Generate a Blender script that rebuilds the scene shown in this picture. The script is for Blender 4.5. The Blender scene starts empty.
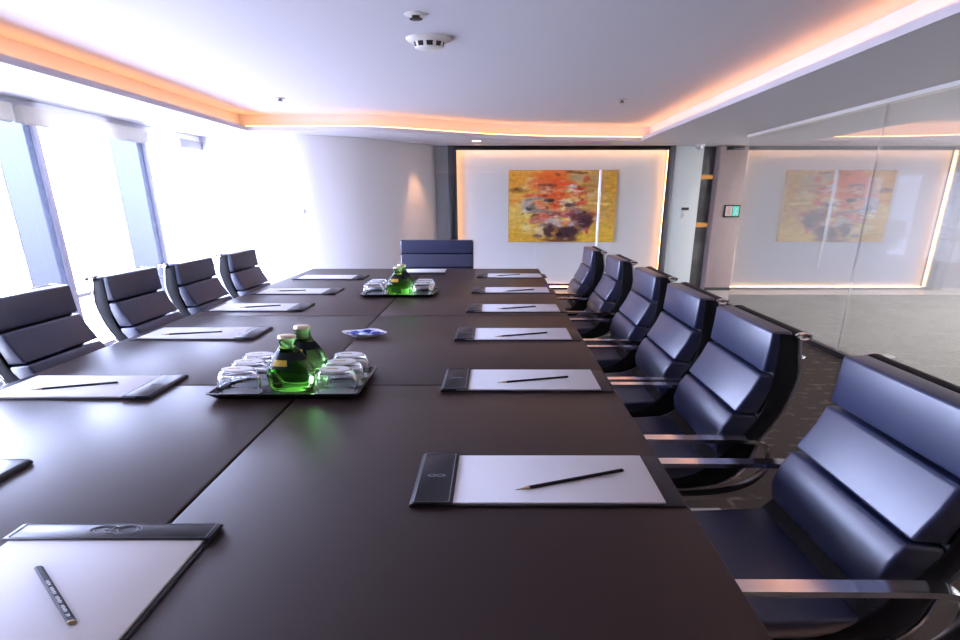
import bpy, bmesh, math, random
from mathutils import Vector, Matrix, noise

S = bpy.context.scene
COL = S.collection
PI = math.pi
random.seed(7)

# ------------------------------------------------------------------ camera
F = 450.0
cam_d = bpy.data.cameras.new('camera')
cam = bpy.data.objects.new('camera', cam_d)
COL.objects.link(cam)
cam_d.sensor_width = 36.0
cam_d.lens = F / 960 * 36
cam_d.shift_x = -15 / 960
cam_d.clip_start = 0.05
cam.location = (0, 0, 1.45)
cam.rotation_euler = (PI / 2 - math.atan(120 / F), 0, 0)
S.camera = cam
S.view_settings.view_transform = 'Standard'
S.view_settings.look = 'None'
S.view_settings.gamma = 1.0
S.view_settings.use_curve_mapping = False
S.view_settings.exposure = 0.52
S.cycles.max_bounces = 12
S.cycles.transparent_max_bounces = 16
S.cycles.sample_clamp_indirect = 6.0
S.cycles.caustics_reflective = False
S.cycles.caustics_refractive = True


# ------------------------------------------------------------------ materials
def mat(name, col, rough=0.5, metal=0.0, spec=0.5, coat=0.0, coat_rough=0.1, sheen=0.0,
        noise_amt=0.0, noise_scale=20.0, bump=0.0, bump_scale=200.0, trans=0.0, ior=1.45):
    m = bpy.data.materials.new(name)
    m.use_nodes = True
    nt = m.node_tree
    b = nt.nodes['Principled BSDF']
    b.inputs['Base Color'].default_value = (*col, 1)
    b.inputs['Roughness'].default_value = rough
    b.inputs['Metallic'].default_value = metal
    b.inputs['Specular IOR Level'].default_value = spec
    b.inputs['Coat Weight'].default_value = coat
    b.inputs['Coat Roughness'].default_value = coat_rough
    b.inputs['Sheen Weight'].default_value = sheen
    b.inputs['Transmission Weight'].default_value = trans
    b.inputs['IOR'].default_value = ior
    tc = nt.nodes.new('ShaderNodeTexCoord')
    if noise_amt > 0:
        n = nt.nodes.new('ShaderNodeTexNoise')
        n.inputs['Scale'].default_value = noise_scale
        n.inputs['Detail'].default_value = 4
        nt.links.new(tc.outputs['Object'], n.inputs['Vector'])
        r = nt.nodes.new('ShaderNodeValToRGB')
        r.color_ramp.elements[0].position = 0.3
        r.color_ramp.elements[1].position = 0.7
        r.color_ramp.elements[0].color = (*[c * (1 - noise_amt) for c in col], 1)
        r.color_ramp.elements[1].color = (*[min(1, c * (1 + noise_amt)) for c in col], 1)
        nt.links.new(n.outputs['Fac'], r.inputs['Fac'])
        nt.links.new(r.outputs['Color'], b.inputs['Base Color'])
    if bump > 0:
        n = nt.nodes.new('ShaderNodeTexNoise')
        n.inputs['Scale'].default_value = bump_scale
        n.inputs['Detail'].default_value = 3
        nt.links.new(tc.outputs['Object'], n.inputs['Vector'])
        bp = nt.nodes.new('ShaderNodeBump')
        bp.inputs['Strength'].default_value = bump
        bp.inputs['Distance'].default_value = 0.002
        nt.links.new(n.outputs['Fac'], bp.inputs['Height'])
        nt.links.new(bp.outputs['Normal'], b.inputs['Normal'])
    return m


def emit(name, col, strength):
    m = bpy.data.materials.new(name)
    m.use_nodes = True
    nt = m.node_tree
    nt.nodes.clear()
    e = nt.nodes.new('ShaderNodeEmission')
    e.inputs['Color'].default_value = (*col, 1)
    e.inputs['Strength'].default_value = strength
    o = nt.nodes.new('ShaderNodeOutputMaterial')
    nt.links.new(e.outputs[0], o.inputs[0])
    return m


def pane_mat(name, tint, refl=None, ior=1.5):
    """sheet glass: clear (tinted) transmission plus a mirror coat"""
    m = bpy.data.materials.new(name)
    m.use_nodes = True
    nt = m.node_tree
    nt.nodes.clear()
    t = nt.nodes.new('ShaderNodeBsdfTransparent')
    t.inputs['Color'].default_value = (*tint, 1)
    g = nt.nodes.new('ShaderNodeBsdfGlossy')
    g.inputs['Roughness'].default_value = 0.0
    g.inputs['Color'].default_value = (0.95, 0.96, 1, 1)
    mx = nt.nodes.new('ShaderNodeMixShader')
    if refl is None:
        fr = nt.nodes.new('ShaderNodeFresnel')
        ge = nt.nodes.new('ShaderNodeNewGeometry')      # the same mirror strength on both faces of the sheet
        ir = nt.nodes.new('ShaderNodeMix')
        ir.inputs['A'].default_value = ior
        ir.inputs['B'].default_value = 1 / ior
        nt.links.new(ge.outputs['Backfacing'], ir.inputs['Factor'])
        nt.links.new(ir.outputs['Result'], fr.inputs['IOR'])
        nt.links.new(fr.outputs[0], mx.inputs[0])
    else:
        mx.inputs[0].default_value = refl
    nt.links.new(t.outputs[0], mx.inputs[1])
    nt.links.new(g.outputs[0], mx.inputs[2])
    o = nt.nodes.new('ShaderNodeOutputMaterial')
    nt.links.new(mx.outputs[0], o.inputs[0])
    return m


def fabric_mat(name, col, through):
    """pale cloth that lets part of the daylight through"""
    m = mat(name, col, rough=0.8, spec=0.1, noise_amt=0.02, noise_scale=30)
    nt = m.node_tree
    b = nt.nodes['Principled BSDF']
    t = nt.nodes.new('ShaderNodeBsdfTranslucent')
    t.inputs['Color'].default_value = (*col, 1)
    mx = nt.nodes.new('ShaderNodeMixShader')
    mx.inputs[0].default_value = through
    nt.links.new(b.outputs[0], mx.inputs[1]); nt.links.new(t.outputs[0], mx.inputs[2])
    nt.links.new(mx.outputs[0], nt.nodes['Material Output'].inputs[0])
    return m


def wood_table_mat():
    m = mat('dark_wenge_veneer', (0.026, 0.014, 0.011), rough=0.38, spec=0.56)
    nt = m.node_tree
    b = nt.nodes['Principled BSDF']
    tc = nt.nodes.new('ShaderNodeTexCoord')
    mp = nt.nodes.new('ShaderNodeMapping')
    mp.inputs['Scale'].default_value = (1.0, 25.0, 25.0)
    n = nt.nodes.new('ShaderNodeTexNoise')
    n.inputs['Scale'].default_value = 3.0
    n.inputs['Detail'].default_value = 6
    r = nt.nodes.new('ShaderNodeValToRGB')
    r.color_ramp.elements[0].color = (0.030, 0.0155, 0.0125, 1)
    r.color_ramp.elements[1].color = (0.035, 0.0185, 0.015, 1)
    nt.links.new(tc.outputs['Object'], mp.inputs[0])
    nt.links.new(mp.outputs[0], n.inputs['Vector'])
    nt.links.new(n.outputs['Fac'], r.inputs['Fac'])
    nt.links.new(r.outputs['Color'], b.inputs['Base Color'])
    return m


def carpet_mat():
    m = mat('brown_carpet', (0.06, 0.05, 0.045), rough=0.95, spec=0.1)
    nt = m.node_tree
    b = nt.nodes['Principled BSDF']
    tc = nt.nodes.new('ShaderNodeTexCoord')
    mp = nt.nodes.new('ShaderNodeMapping')
    mp.inputs['Scale'].default_value = (1, 1, 1)
    br = nt.nodes.new('ShaderNodeTexBrick')
    br.inputs['Scale'].default_value = 1.0
    br.inputs['Brick Width'].default_value = 0.26
    br.inputs['Row Height'].default_value = 0.085
    br.inputs['Mortar Size'].default_value = 0.012
    br.inputs['Color1'].default_value = (0, 0, 0, 1)
    br.inputs['Color2'].default_value = (0, 0, 0, 1)
    br.inputs['Mortar'].default_value = (1, 1, 1, 1)
    n = nt.nodes.new('ShaderNodeTexNoise')
    n.inputs['Scale'].default_value = 9
    r = nt.nodes.new('ShaderNodeValToRGB')
    r.color_ramp.elements[0].position = 0.52
    r.color_ramp.elements[1].position = 0.6
    mul = nt.nodes.new('ShaderNodeMath')
    mul.operation = 'MULTIPLY'
    mx = nt.nodes.new('ShaderNodeMixRGB')
    n2 = nt.nodes.new('ShaderNodeTexNoise')
    n2.inputs['Scale'].default_value = 160
    r2 = nt.nodes.new('ShaderNodeValToRGB')
    r2.color_ramp.elements[0].color = (0.085, 0.066, 0.060, 1)
    r2.color_ramp.elements[1].color = (0.17, 0.14, 0.125, 1)
    mx.inputs['Color2'].default_value = (0.25, 0.21, 0.19, 1)
    L = nt.links.new
    L(tc.outputs['Object'], mp.inputs[0]); L(mp.outputs[0], br.inputs['Vector'])
    L(tc.outputs['Object'], n.inputs['Vector']); L(n.outputs['Fac'], r.inputs['Fac'])
    L(br.outputs['Color'], mul.inputs[0]); L(r.outputs['Color'], mul.inputs[1])
    L(tc.outputs['Object'], n2.inputs['Vector']); L(n2.outputs['Fac'], r2.inputs['Fac'])
    L(mul.outputs[0], mx.inputs['Fac']); L(r2.outputs['Color'], mx.inputs['Color1'])
    L(mx.outputs[0], b.inputs['Base Color'])
    return m


def glass_mat(name, col, ior=1.45, rough=0.0):
    return mat(name, col, rough=rough, trans=1.0, ior=ior, spec=0.5)


M = dict(
    wall=mat('white_wall_paint', (0.80, 0.79, 0.80), rough=0.7, bump=0.04, bump_scale=300),
    ceil=mat('white_ceiling_paint', (0.62, 0.61, 0.67), rough=0.8, bump=0.03, bump_scale=300),
    grey_wall=mat('grey_wall_paint', (0.20, 0.19, 0.19), rough=0.6, bump=0.03, bump_scale=300),
    corr_wall=mat('grey_corridor_wall', (0.33, 0.33, 0.37), rough=0.6, noise_amt=0.02, noise_scale=3),
    dark_wall=mat('unseen_dark_wall', (0.07, 0.055, 0.05), rough=0.5, noise_amt=0.1, noise_scale=4),
    carpet=carpet_mat(),
    marble=mat('pale_marble_floor', (0.72, 0.69, 0.64), rough=0.25, noise_amt=0.07, noise_scale=2.0),
    table=wood_table_mat(),
    table_base=mat('dark_table_base', (0.02, 0.013, 0.011), rough=0.4, noise_amt=0.15, noise_scale=30),
    leather=mat('black_leather', (0.018, 0.025, 0.072), rough=0.36, spec=1.0, coat=0.65, coat_rough=0.34, bump=0.10, bump_scale=420),
    leather_shell=mat('black_chair_shell', (0.006, 0.006, 0.008), rough=0.55, spec=0.3, bump=0.06, bump_scale=300),
    pad_leather=mat('dark_pad_leather', (0.018, 0.018, 0.023), rough=0.36, spec=0.55, bump=0.06, bump_scale=500),
    stitch=mat('grey_stitching', (0.22, 0.22, 0.27), rough=0.6, noise_amt=0.1, noise_scale=400),
    chrome=mat('polished_chrome', (0.90, 0.90, 0.92), rough=0.16, metal=1.0, bump=0.01, bump_scale=50),
    alu=mat('brushed_aluminium', (0.62, 0.62, 0.66), rough=0.28, metal=1.0, bump=0.02, bump_scale=200),
    paper=mat('white_paper', (0.86, 0.86, 0.88), rough=0.7, noise_amt=0.01, noise_scale=6),
    black=mat('black_plastic', (0.012, 0.012, 0.014), rough=0.4, bump=0.03, bump_scale=300),
    pencil=mat('black_pencil_lacquer', (0.006, 0.007, 0.014), rough=0.45, spec=0.25, bump=0.01, bump_scale=100),
    pencil_wood=mat('sharpened_pencil_wood', (0.55, 0.36, 0.2), rough=0.7, noise_amt=0.15, noise_scale=300),
    graphite=mat('pencil_graphite', (0.05, 0.05, 0.055), rough=0.4, metal=0.3, noise_amt=0.1, noise_scale=100),
    print_white=mat('white_print', (0.7, 0.7, 0.72), rough=0.6, noise_amt=0.02, noise_scale=50),
    gold=mat('gold_pencil_end', (0.45, 0.33, 0.16), rough=0.35, metal=0.6, noise_amt=0.1, noise_scale=80),
    tray=mat('black_lacquer_tray', (0.012, 0.012, 0.016), rough=0.16, spec=0.6, bump=0.01, bump_scale=60),
    green_glass=glass_mat('green_bottle_glass', (0.40, 0.93, 0.24), ior=1.36),
    clear_glass=glass_mat('clear_tumbler_glass', (0.97, 0.98, 1.0), ior=1.45),
    cap_gold=mat('pale_gold_cap', (0.72, 0.62, 0.42), rough=0.35, metal=0.5, noise_amt=0.08, noise_scale=200),
    label_navy=mat('navy_bottle_label', (0.003, 0.010, 0.012), rough=0.3, spec=0.3, noise_amt=0.1, noise_scale=90),
    label_gold=mat('yellow_label_patch', (0.62, 0.40, 0.03), rough=0.45, noise_amt=0.12, noise_scale=150),
    porcelain=mat('white_porcelain', (0.82, 0.83, 0.86), rough=0.15, noise_amt=0.01, noise_scale=5),
    candy_blue=mat('blue_sweet_wrapper', (0.10, 0.12, 0.55), rough=0.25, noise_amt=0.3, noise_scale=90),
    candy_white=mat('pale_blue_sweet_wrapper', (0.55, 0.66, 0.85), rough=0.25, noise_amt=0.2, noise_scale=90),
    white_plastic=mat('white_plastic', (0.78, 0.77, 0.75), rough=0.4, noise_amt=0.01, noise_scale=10),
    frame_dark=mat('dark_panel_frame', (0.028, 0.026, 0.030), rough=0.3, noise_amt=0.1, noise_scale=20),
    frame_grey=mat('grey_metal_frame', (0.13, 0.13, 0.16), rough=0.35, metal=0.4, noise_amt=0.08, noise_scale=20),
    panel=mat('white_feature_panel', (0.80, 0.78, 0.79), rough=0.55, noise_amt=0.01, noise_scale=3),
    stone_dark=mat('dark_stone_slab', (0.055, 0.055, 0.07), rough=0.2, noise_amt=0.3, noise_scale=6),
    column=mat('white_column_panel', (0.72, 0.76, 0.77), rough=0.35, noise_amt=0.01, noise_scale=4),
    pillar=mat('mauve_pillar_paint', (0.34, 0.27, 0.27), rough=0.5, noise_amt=0.03, noise_scale=6),
    mullion=mat('lilac_window_frame', (0.72, 0.73, 0.84), rough=0.4, noise_amt=0.02, noise_scale=8),
    mullion_dark=mat('slate_window_bar', (0.70, 0.73, 0.86), rough=0.4, noise_amt=0.02, noise_scale=8),
    blind=fabric_mat('cream_blind_cloth', (0.88, 0.85, 0.76), 0.30),
    blind_white=fabric_mat('white_blind_cloth', (0.88, 0.88, 0.90), 0.38),
    blind_grey=mat('grey_blind_pelmet', (0.40, 0.40, 0.42), rough=0.7, noise_amt=0.02, noise_scale=30),
    win_clear=pane_mat('clear_window_glass', (0.97, 0.98, 1.0), ior=1.5),
    win_blue=pane_mat('pale_blue_window_glass', (0.192, 0.204, 0.226), ior=1.3),
    part_glass=pane_mat('reflective_partition_glass', (0.94, 0.96, 0.96), refl=0.34),
    door_glass=pane_mat('clear_door_glass', (0.97, 0.985, 0.985), ior=1.25),
    led=emit('warm_cove_led', (1.0, 0.42, 0.15), 7.0),
    led_panel=emit('warm_panel_led', (1.0, 0.50, 0.22), 7.0),
    lamp=emit('white_downlight', (1.0, 0.93, 0.85), 6.0),
    amber=emit('amber_glow', (1.0, 0.42, 0.12), 0.45),
    gasket=mat('pale_glass_gasket', (0.62, 0.62, 0.66), rough=0.5, noise_amt=0.02, noise_scale=9),
    exit_green=emit('green_sign_light', (0.15, 0.75, 0.62), 0.7),
    exit_red=mat('pale_sign_face', (0.55, 0.42, 0.40), rough=0.5, noise_amt=0.05, noise_scale=60),
)


# ------------------------------------------------------------------ mesh helper
class MB:
    """collects shapes; f maps every point (used to lay a shape out in its own axes)"""
    def __init__(self, f=None):
        self.bm = bmesh.new()
        self.f = f or (lambda v: v)
        self.smooth = True

    def _add(self, vs, fs):
        new = [self.bm.verts.new(v) for v in vs]
        out = []
        for q in fs:
            try:
                out.append(self.bm.faces.new([new[i] for i in q]))
            except ValueError:
                pass
        return new, out

    def box(self, a, b, bev=0.0, seg=2):
        x0, y0, z0 = a; x1, y1, z1 = b
        vs = [(x0, y0, z0), (x1, y0, z0), (x1, y1, z0), (x0, y1, z0), (x0, y0, z1), (x1, y0, z1), (x1, y1, z1), (x0, y1, z1)]
        fs = [(0, 3, 2, 1), (4, 5, 6, 7), (0, 1, 5, 4), (1, 2, 6, 5), (2, 3, 7, 6), (3, 0, 4, 7)]
        nv, nf = self._add(vs, fs)
        if bev > 0:
            es = list({e for f in nf for e in f.edges})
            bmesh.ops.bevel(self.bm, geom=es, offset=bev, segments=seg, profile=0.5, affect='EDGES')
        return self

    def prism(self, poly, w0, w1, axis='y', bev=0.0, seg=2):
        """poly of (a, b); axis y: (a, w, b); axis z: (a, b, w); axis x: (w, a, b)"""
        P = {'y': lambda a, b, w: (a, w, b), 'z': lambda a, b, w: (a, b, w), 'x': lambda a, b, w: (w, a, b)}[axis]
        n = len(poly)
        vs = [P(a, b, w0) for a, b in poly] + [P(a, b, w1) for a, b in poly]
        fs = [tuple(range(n)), tuple(range(2 * n - 1, n - 1, -1))]
        fs += [(i, (i + 1) % n, n + (i + 1) % n, n + i) for i in range(n)]
        nv, nf = self._add(vs, fs)
        if bev > 0:
            bmesh.ops.recalc_face_normals(self.bm, faces=nf)
            es = [e for e in {e for f in nf for e in f.edges} if e.calc_face_angle(0) > 0.5]
            bmesh.ops.bevel(self.bm, geom=es, offset=bev, segments=seg, profile=0.5, affect='EDGES')
        return self

    def lathe(self, prof, c=(0, 0, 0), n=32, sx=1.0, sy=1.0, a0=0.0, a1=2 * PI):
        """prof of (r, z); closed round unless a0..a1 is a part turn; sx, sy are the two radii factors"""
        full = abs(a1 - a0 - 2 * PI) < 1e-6
        k = n if full else n + 1
        rings = []
        for r, z in prof:
            if r < 1e-6:
                rings.append([self.bm.verts.new((c[0], c[1], c[2] + z))])
            else:
                rings.append([self.bm.verts.new((c[0] + sx * r * math.cos(a0 + (a1 - a0) * i / n), c[1] + sy * r * math.sin(a0 + (a1 - a0) * i / n), c[2] + z)) for i in range(k)])
        for A, B in zip(rings, rings[1:]):
            for i in range(n):
                j = (i + 1) % k
                try:
                    if len(A) == 1 and len(B) == 1:
                        continue
                    if len(A) == 1:
                        self.bm.faces.new((A[0], B[j], B[i]))
                    elif len(B) == 1:
                        self.bm.faces.new((A[i], A[j], B[0]))
                    else:
                        self.bm.faces.new((A[i], A[j], B[j], B[i]))
                except ValueError:
                    pass
        return self

    def tube(self, pts, r, n=10, closed=False, sec=None, caps=True):
        """sweep a round (or sec=(a,b) rectangular half sizes: a sideways, b along the bend plane normal) section"""
        P = [Vector(p) for p in pts]
        m = len(P)
        rings = []
        up = Vector((0, 0, 1))
        for i, p in enumerate(P):
            if closed:
                t = (P[(i + 1) % m] - P[i - 1])
            else:
                t = P[min(i + 1, m - 1)] - P[max(i - 1, 0)]
            t.normalize()
            if sec is None:
                ref = up if abs(t.dot(up)) < 0.95 else Vector((1, 0, 0))
                s = t.cross(ref).normalized()
                q = s.cross(t).normalized()
                rr = r[i] if isinstance(r, (list, tuple)) else r
                rings.append([self.bm.verts.new(p + s * rr * math.cos(2 * PI * k / n) + q * rr * math.sin(2 * PI * k / n)) for k in range(n)])
            else:
                s = Vector((0, 1, 0))
                q = s.cross(t).normalized()
                a, b = sec
                rings.append([self.bm.verts.new(p + s * u * a + q * v * b) for u, v in ((-1, -1), (1, -1), (1, 1), (-1, 1))])
        k = len(rings[0])
        rng = range(m if closed else m - 1)
        for i in rng:
            A, B = rings[i], rings[(i + 1) % m]
            for j in range(k):
                self.bm.faces.new((A[j], A[(j + 1) % k], B[(j + 1) % k], B[j]))
        if caps and not closed:
            self.bm.faces.new(rings[0]); self.bm.faces.new(rings[-1][::-1])
        return self

    def loft(self, loops, cap0=True, cap1=True):
        R = [[self.bm.verts.new(p) for p in L] for L in loops]
        k = len(R[0])
        for A, B in zip(R, R[1:]):
            for j in range(k):
                self.bm.faces.new((A[j], A[(j + 1) % k], B[(j + 1) % k], B[j]))
        if cap0: self.bm.faces.new(R[0])
        if cap1: self.bm.faces.new(R[-1][::-1])
        return self

    def build(self, name, material, parent=None, loc=None, smooth=True, angle=0.7):
        bm = self.bm
        for v in bm.verts:
            v.co = Vector(self.f(tuple(v.co)))
        bmesh.ops.recalc_face_normals(bm, faces=bm.faces[:])
        if smooth:
            for f in bm.faces: f.smooth = True
            for e in bm.edges:
                if len(e.link_faces) == 2 and e.calc_face_angle(0) > angle: e.smooth = False
        me = bpy.data.meshes.new(name)
        bm.to_mesh(me); bm.free()
        o = bpy.data.objects.new(name, me)
        COL.objects.link(o)
        me.materials.append(material)
        if parent is not None: o.parent = parent
        if loc is not None: o.location = loc
        return o


def tag(o, label, cat, group=None):
    o['label'] = label; o['category'] = cat
    if group: o['group'] = group
    return o


def thing(name, label, cat, loc=(0, 0, 0), group=None):
    o = bpy.data.objects.new(name, None)
    COL.objects.link(o)
    o.location = loc
    o.empty_display_size = 0.1
    return tag(o, label, cat, group)


def struct(o):
    o['kind'] = 'structure'
    return o


def copy_tree(o, parent=None):
    c = o.copy(); COL.objects.link(c)
    if parent is not None: c.parent = parent
    for ch in list(o.children): copy_tree(ch, c)
    return c


def catmull(pts, n=8):
    out = []
    P = [Vector(p) for p in pts]
    P = [2 * P[0] - P[1]] + P + [2 * P[-1] - P[-2]]
    for i in range(1, len(P) - 2):
        a, b, c, d = P[i - 1:i + 3]
        for k in range(n):
            t = k / n
            out.append(0.5 * ((2 * b) + (c - a) * t + (2 * a - 5 * b + 4 * c - d) * t * t + (3 * b - a - 3 * c + d) * t ** 3))
    out.append(P[-2])
    return out


# ================================================================== SETTING
XL, XG = -3.97, 3.28           # window wall, glass partition
ZS, ZL, ZC = 2.26, 2.31, 2.47  # soffit underside, top of the soffit lip, raised ceiling
YN, YB = -1.8, 7.45            # wall behind the camera, back wall

# floors
struct(MB().box((XL - 0.2, YN, -0.06), (XG, 7.0, 0.0)).build('floor', M['carpet']))
struct(MB().prism([(XG, YN), (10.5, YN), (10.5, 8.0), (XL - 0.2, 8.0), (XL - 0.2, 7.0), (XG, 7.0)], -0.06, 0.0, 'z').build('floor_corridor', M['marble'], smooth=False))

# raised ceiling
struct(MB().box((XL - 0.2, YN, ZC), (XG + 0.3, 8.0, ZC + 0.08)).build('ceiling', M['ceil']))

# soffit: a ring with a curved far edge
far = catmull([(-3.0, 5.86), (-2.44, 5.86), (-1.86, 5.84), (-1.40, 5.90), (-0.78, 6.17), (-0.33, 6.40), (0.07, 6.56), (0.9, 6.74), (2.07, 6.82)], 5)
inner = [(2.07, -0.9), (-3.0, -0.9)] + [(p[0], p[1]) for p in [Vector((v[0], v[1], 0)) for v in far]]
outer = [(XL - 0.2, YN), (10.5, YN), (10.5, 8.0), (XL - 0.2, 8.0)]
bm = bmesh.new()
es = []
for L in (outer, inner):
    vs = [bm.verts.new((x, y, ZS)) for x, y in L]
    for i in range(len(vs)):
        es.append(bm.edges.new((vs[i], vs[(i + 1) % len(vs)])))
bmesh.ops.triangle_fill(bm, use_beauty=True, use_dissolve=False, edges=es)
r = bmesh.ops.extrude_face_region(bm, geom=bm.faces[:])
bmesh.ops.translate(bm, vec=(0, 0, ZL - ZS), verts=[v for v in r['geom'] if isinstance(v, bmesh.types.BMVert)])
mb = MB(); mb.bm.free(); mb.bm = bm
struct(mb.build('ceiling_soffit', M['ceil'], smooth=False))


def ring_wall(off, z0, z1, th):
    """a strip following the cove opening, pushed outwards by off"""
    pts = [Vector(p) for p in inner]
    n = len(pts)
    def offset(d):
        out = []
        for i in range(n):
            a, b, c = pts[i - 1], pts[i], pts[(i + 1) % n]
            t1 = (b - a).normalized(); t2 = (c - b).normalized()
            n1 = Vector((t1.y, -t1.x)); n2 = Vector((t2.y, -t2.x))
            m = (n1 + n2).normalized()
            k = d / max(0.5, m.dot(n1))
            out.append(b + m * k)
        return out
    # orientation: make sure a positive offset enlarges the ring
    A = sum(pts[i - 1].x * pts[i].y - pts[i].x * pts[i - 1].y for i in range(n))
    s = 1 if A > 0 else -1
    P0, P1 = offset(s * off), offset(s * (off + th))
    m = MB()
    V = [[m.bm.verts.new((p.x, p.y, z)) for p in P] for P, z in ((P0, z0), (P0, z1), (P1, z1), (P1, z0))]
    for a in range(4):
        A_, B_ = V[a], V[(a + 1) % 4]
        for i in range(n):
            j = (i + 1) % n
            m.bm.faces.new((A_[i], A_[j], B_[j], B_[i]))
    return m


struct(ring_wall(0.17, ZL, ZC, 0.03).build('trim_1', M['ceil'], smooth=False))
struct(ring_wall(0.05, ZL, ZL + 0.014, 0.04).build('trim_2', M['led'], smooth=False))   # light strip lying in the cove

# window wall: posts, panes, pelmets
segs = [(0.48, 1.22, 'c'), (1.22, 1.64, 'b'), (1.64, 2.40, 'c'), (2.40, 2.82, 'b'),
        (2.82, 3.80, 'c'), (3.80, 4.165, 'b'), (4.165, 4.935, 'c'), (4.935, 5.43, 'b'), (5.43, 6.5, 'c')]
for i, (a, b, k) in enumerate(segs):
    p = struct(MB().box((XL - 0.02, a + 0.006, 0.02), (XL - 0.008, b - 0.006, ZS)).build('window_%d' % (i + 1), M['win_clear' if k == 'c' else 'win_blue'], smooth=False))
    w = 0.05 if k == 'c' else 0.012
    mm = M['mullion'] if k == 'c' else M['mullion_dark']
    MB().box((XL - 0.07, a - w / 2, 0.0), (XL + 0.015, a + w / 2, ZS), 0.003).build('window_post', mm, p)
    MB().box((XL - 0.07, a + 0.026, 0.545), (XL + 0.005, b - 0.026, 0.585)).build('window_rail', M['mullion'], p)
    MB().box((XL - 0.07, a + 0.026, 0.0), (XL + 0.005, b - 0.026, 0.05)).build('window_sill', M['mullion'], p)
for i, (a, b, k) in enumerate([(0.5, 1.6, 0), (1.68, 3.955, 0), (4.02, 5.42, 0), (5.95, 6.42, 1)]):
    m = MB()
    z0, z1 = (2.07, 2.205) if not k else (2.085, 2.19)
    m.box((XL - 0.005, a, z0), (XL + 0.075, b, z1), 0.006)
    o = tag(m.build('roller_blind_pelmet', M['blind_grey' if k else 'blind']),
            ['cream roller blind pelmet over the windows nearest the camera', 'cream roller blind pelmet over the window left of the second chair', 'cream roller blind pelmet over the windows behind the left chairs', 'short grey blind pelmet by the curved white wall'][i], 'blind pelmet')
    if i < 3:
        MB().tube([(XL + 0.05, a + 0.02, z0 - 0.004), (XL + 0.05, b - 0.02, z0 - 0.004)], 0.008, 8).build('bottom_bar', M['white_plastic'], o)

struct(MB().box((XL, 0.45, 2.19), (XL + 0.03, 6.5, ZS)).build('trim_7', M['blind_white']))

# back: curved white wall, grey return, feature wall
path = catmull([(-3.99, 6.42), (-3.3, 6.2), (-2.62, 6.17), (-2.27, 6.26), (-1.94, 6.44), (-1.607, 6.72), (-1.28, 7.065), (-0.947, 7.44)], 6)
m = MB()
front = [(p[0], p[1]) for p in path]
back = [(front[-1][0], 7.9), (front[0][0], 7.9)]
m.prism(front + back, 0.0, ZS, 'z')
struct(m.build('wall_back', M['wall'], angle=0.9))
struct(MB().box((-0.947, YB, 0), (-0.73, 8.0, ZS)).build('wall_return', M['grey_wall']))
struct(MB().box((-0.73, 7.56, 0), (10.5, 8.0, ZS)).build('wall_rear', M['corr_wall']))
struct(MB().box((XL - 0.2, YN - 0.1, 0), (10.5, YN, ZC)).build('wall_front', M['dark_wall']))  # unseen wall, coloured dark to darken faces turned towards the camera
struct(MB().box((10.5, YN, 0), (10.6, 8.0, ZC)).build('wall_right', M['wall']))
struct(MB().box((XL - 0.2, 6.5, 0), (XL + 0.0, 8.0, ZC)).build('wall_left', M['wall']))
struct(MB().box((XL - 0.2, YN, 0), (XL, 0.45, ZC)).build('wall_left.001', M['dark_wall']))  # solid wall added out of view, cuts window light beside the camera
struct(MB().box((XL - 0.2, YN, ZS), (XL - 0.07, 8.0, ZC)).build('trim_3', M['wall']))
for i, (a, b) in enumerate([((XG, YN, ZL), (XG + 0.2, 8.0, ZC)), ((XL - 0.2, 7.9, ZL), (XG + 0.2, 8.0, ZC))]):
    struct(MB().box(a, b).build('trim_%d' % (4 + i), M['wall']))

# lit feature panel: frame, panel and warm strips along the frame's inner faces
PX0, PX1, PZ0, PZ1 = -0.62, 2.705, 0.03, 2.215
fw = thing('feature_panel', 'white wall panel in a dark frame with warm light around its edge', 'wall panel', (1.04, 7.5, 0))
ox, oy = 1.04, 7.5
f_loc = lambda v: (v[0] - ox, v[1] - oy, v[2])
MB(f_loc).box((PX0, 7.505, PZ0), (PX1, 7.555, PZ1)).build('panel', M['panel'], fw)
for a, b in (((PX0 - 0.005, 7.38, 0.0), (PX0 + 0.02, 7.40, ZS)), ((PX1 - 0.02, 7.38, 0.0), (PX1 + 0.005, 7.40, ZS)), ((PX0, 7.38, PZ1 - 0.02), (PX1, 7.40, ZS - 0.003))):
    MB(f_loc).box(a, b, 0.002).build('frame_lip', M['frame_dark'], fw)
MB(f_loc).box((-0.73, 7.38, 0.0), (PX0, 7.56, ZS), 0.003).build('frame_side', M['frame_dark'], fw)
MB(f_loc).box((PX1, 7.38, 0.0), (2.79, 7.56, ZS), 0.003).build('frame_side', M['frame_grey'], fw)
MB(f_loc).box((PX0, 7.38, PZ1), (PX1, 7.56, ZS - 0.002), 0.003).build('frame_top', M['frame_dark'], fw)
MB(f_loc).box((PX0, 7.42, 0.0), (PX1, 7.56, PZ0), 0.003).build('frame_bottom', M['frame_dark'], fw)
for a, b in (((PX0, 7.42, 0.05), (PX0 + 0.012, 7.45, PZ1 - 0.02)), ((PX1 - 0.012, 7.42, 0.05), (PX1, 7.45, PZ1 - 0.02)),
             ((PX0 + 0.02, 7.42, PZ1 - 0.012), (PX1 - 0.02, 7.45, PZ1)), ((PX0 + 0.02, 7.47, PZ0), (PX1 - 0.02, 7.49, PZ0 + 0.012))):
    MB(f_loc).box(a, b).build('light_strip', M['led_panel'], fw, smooth=False)

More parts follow.
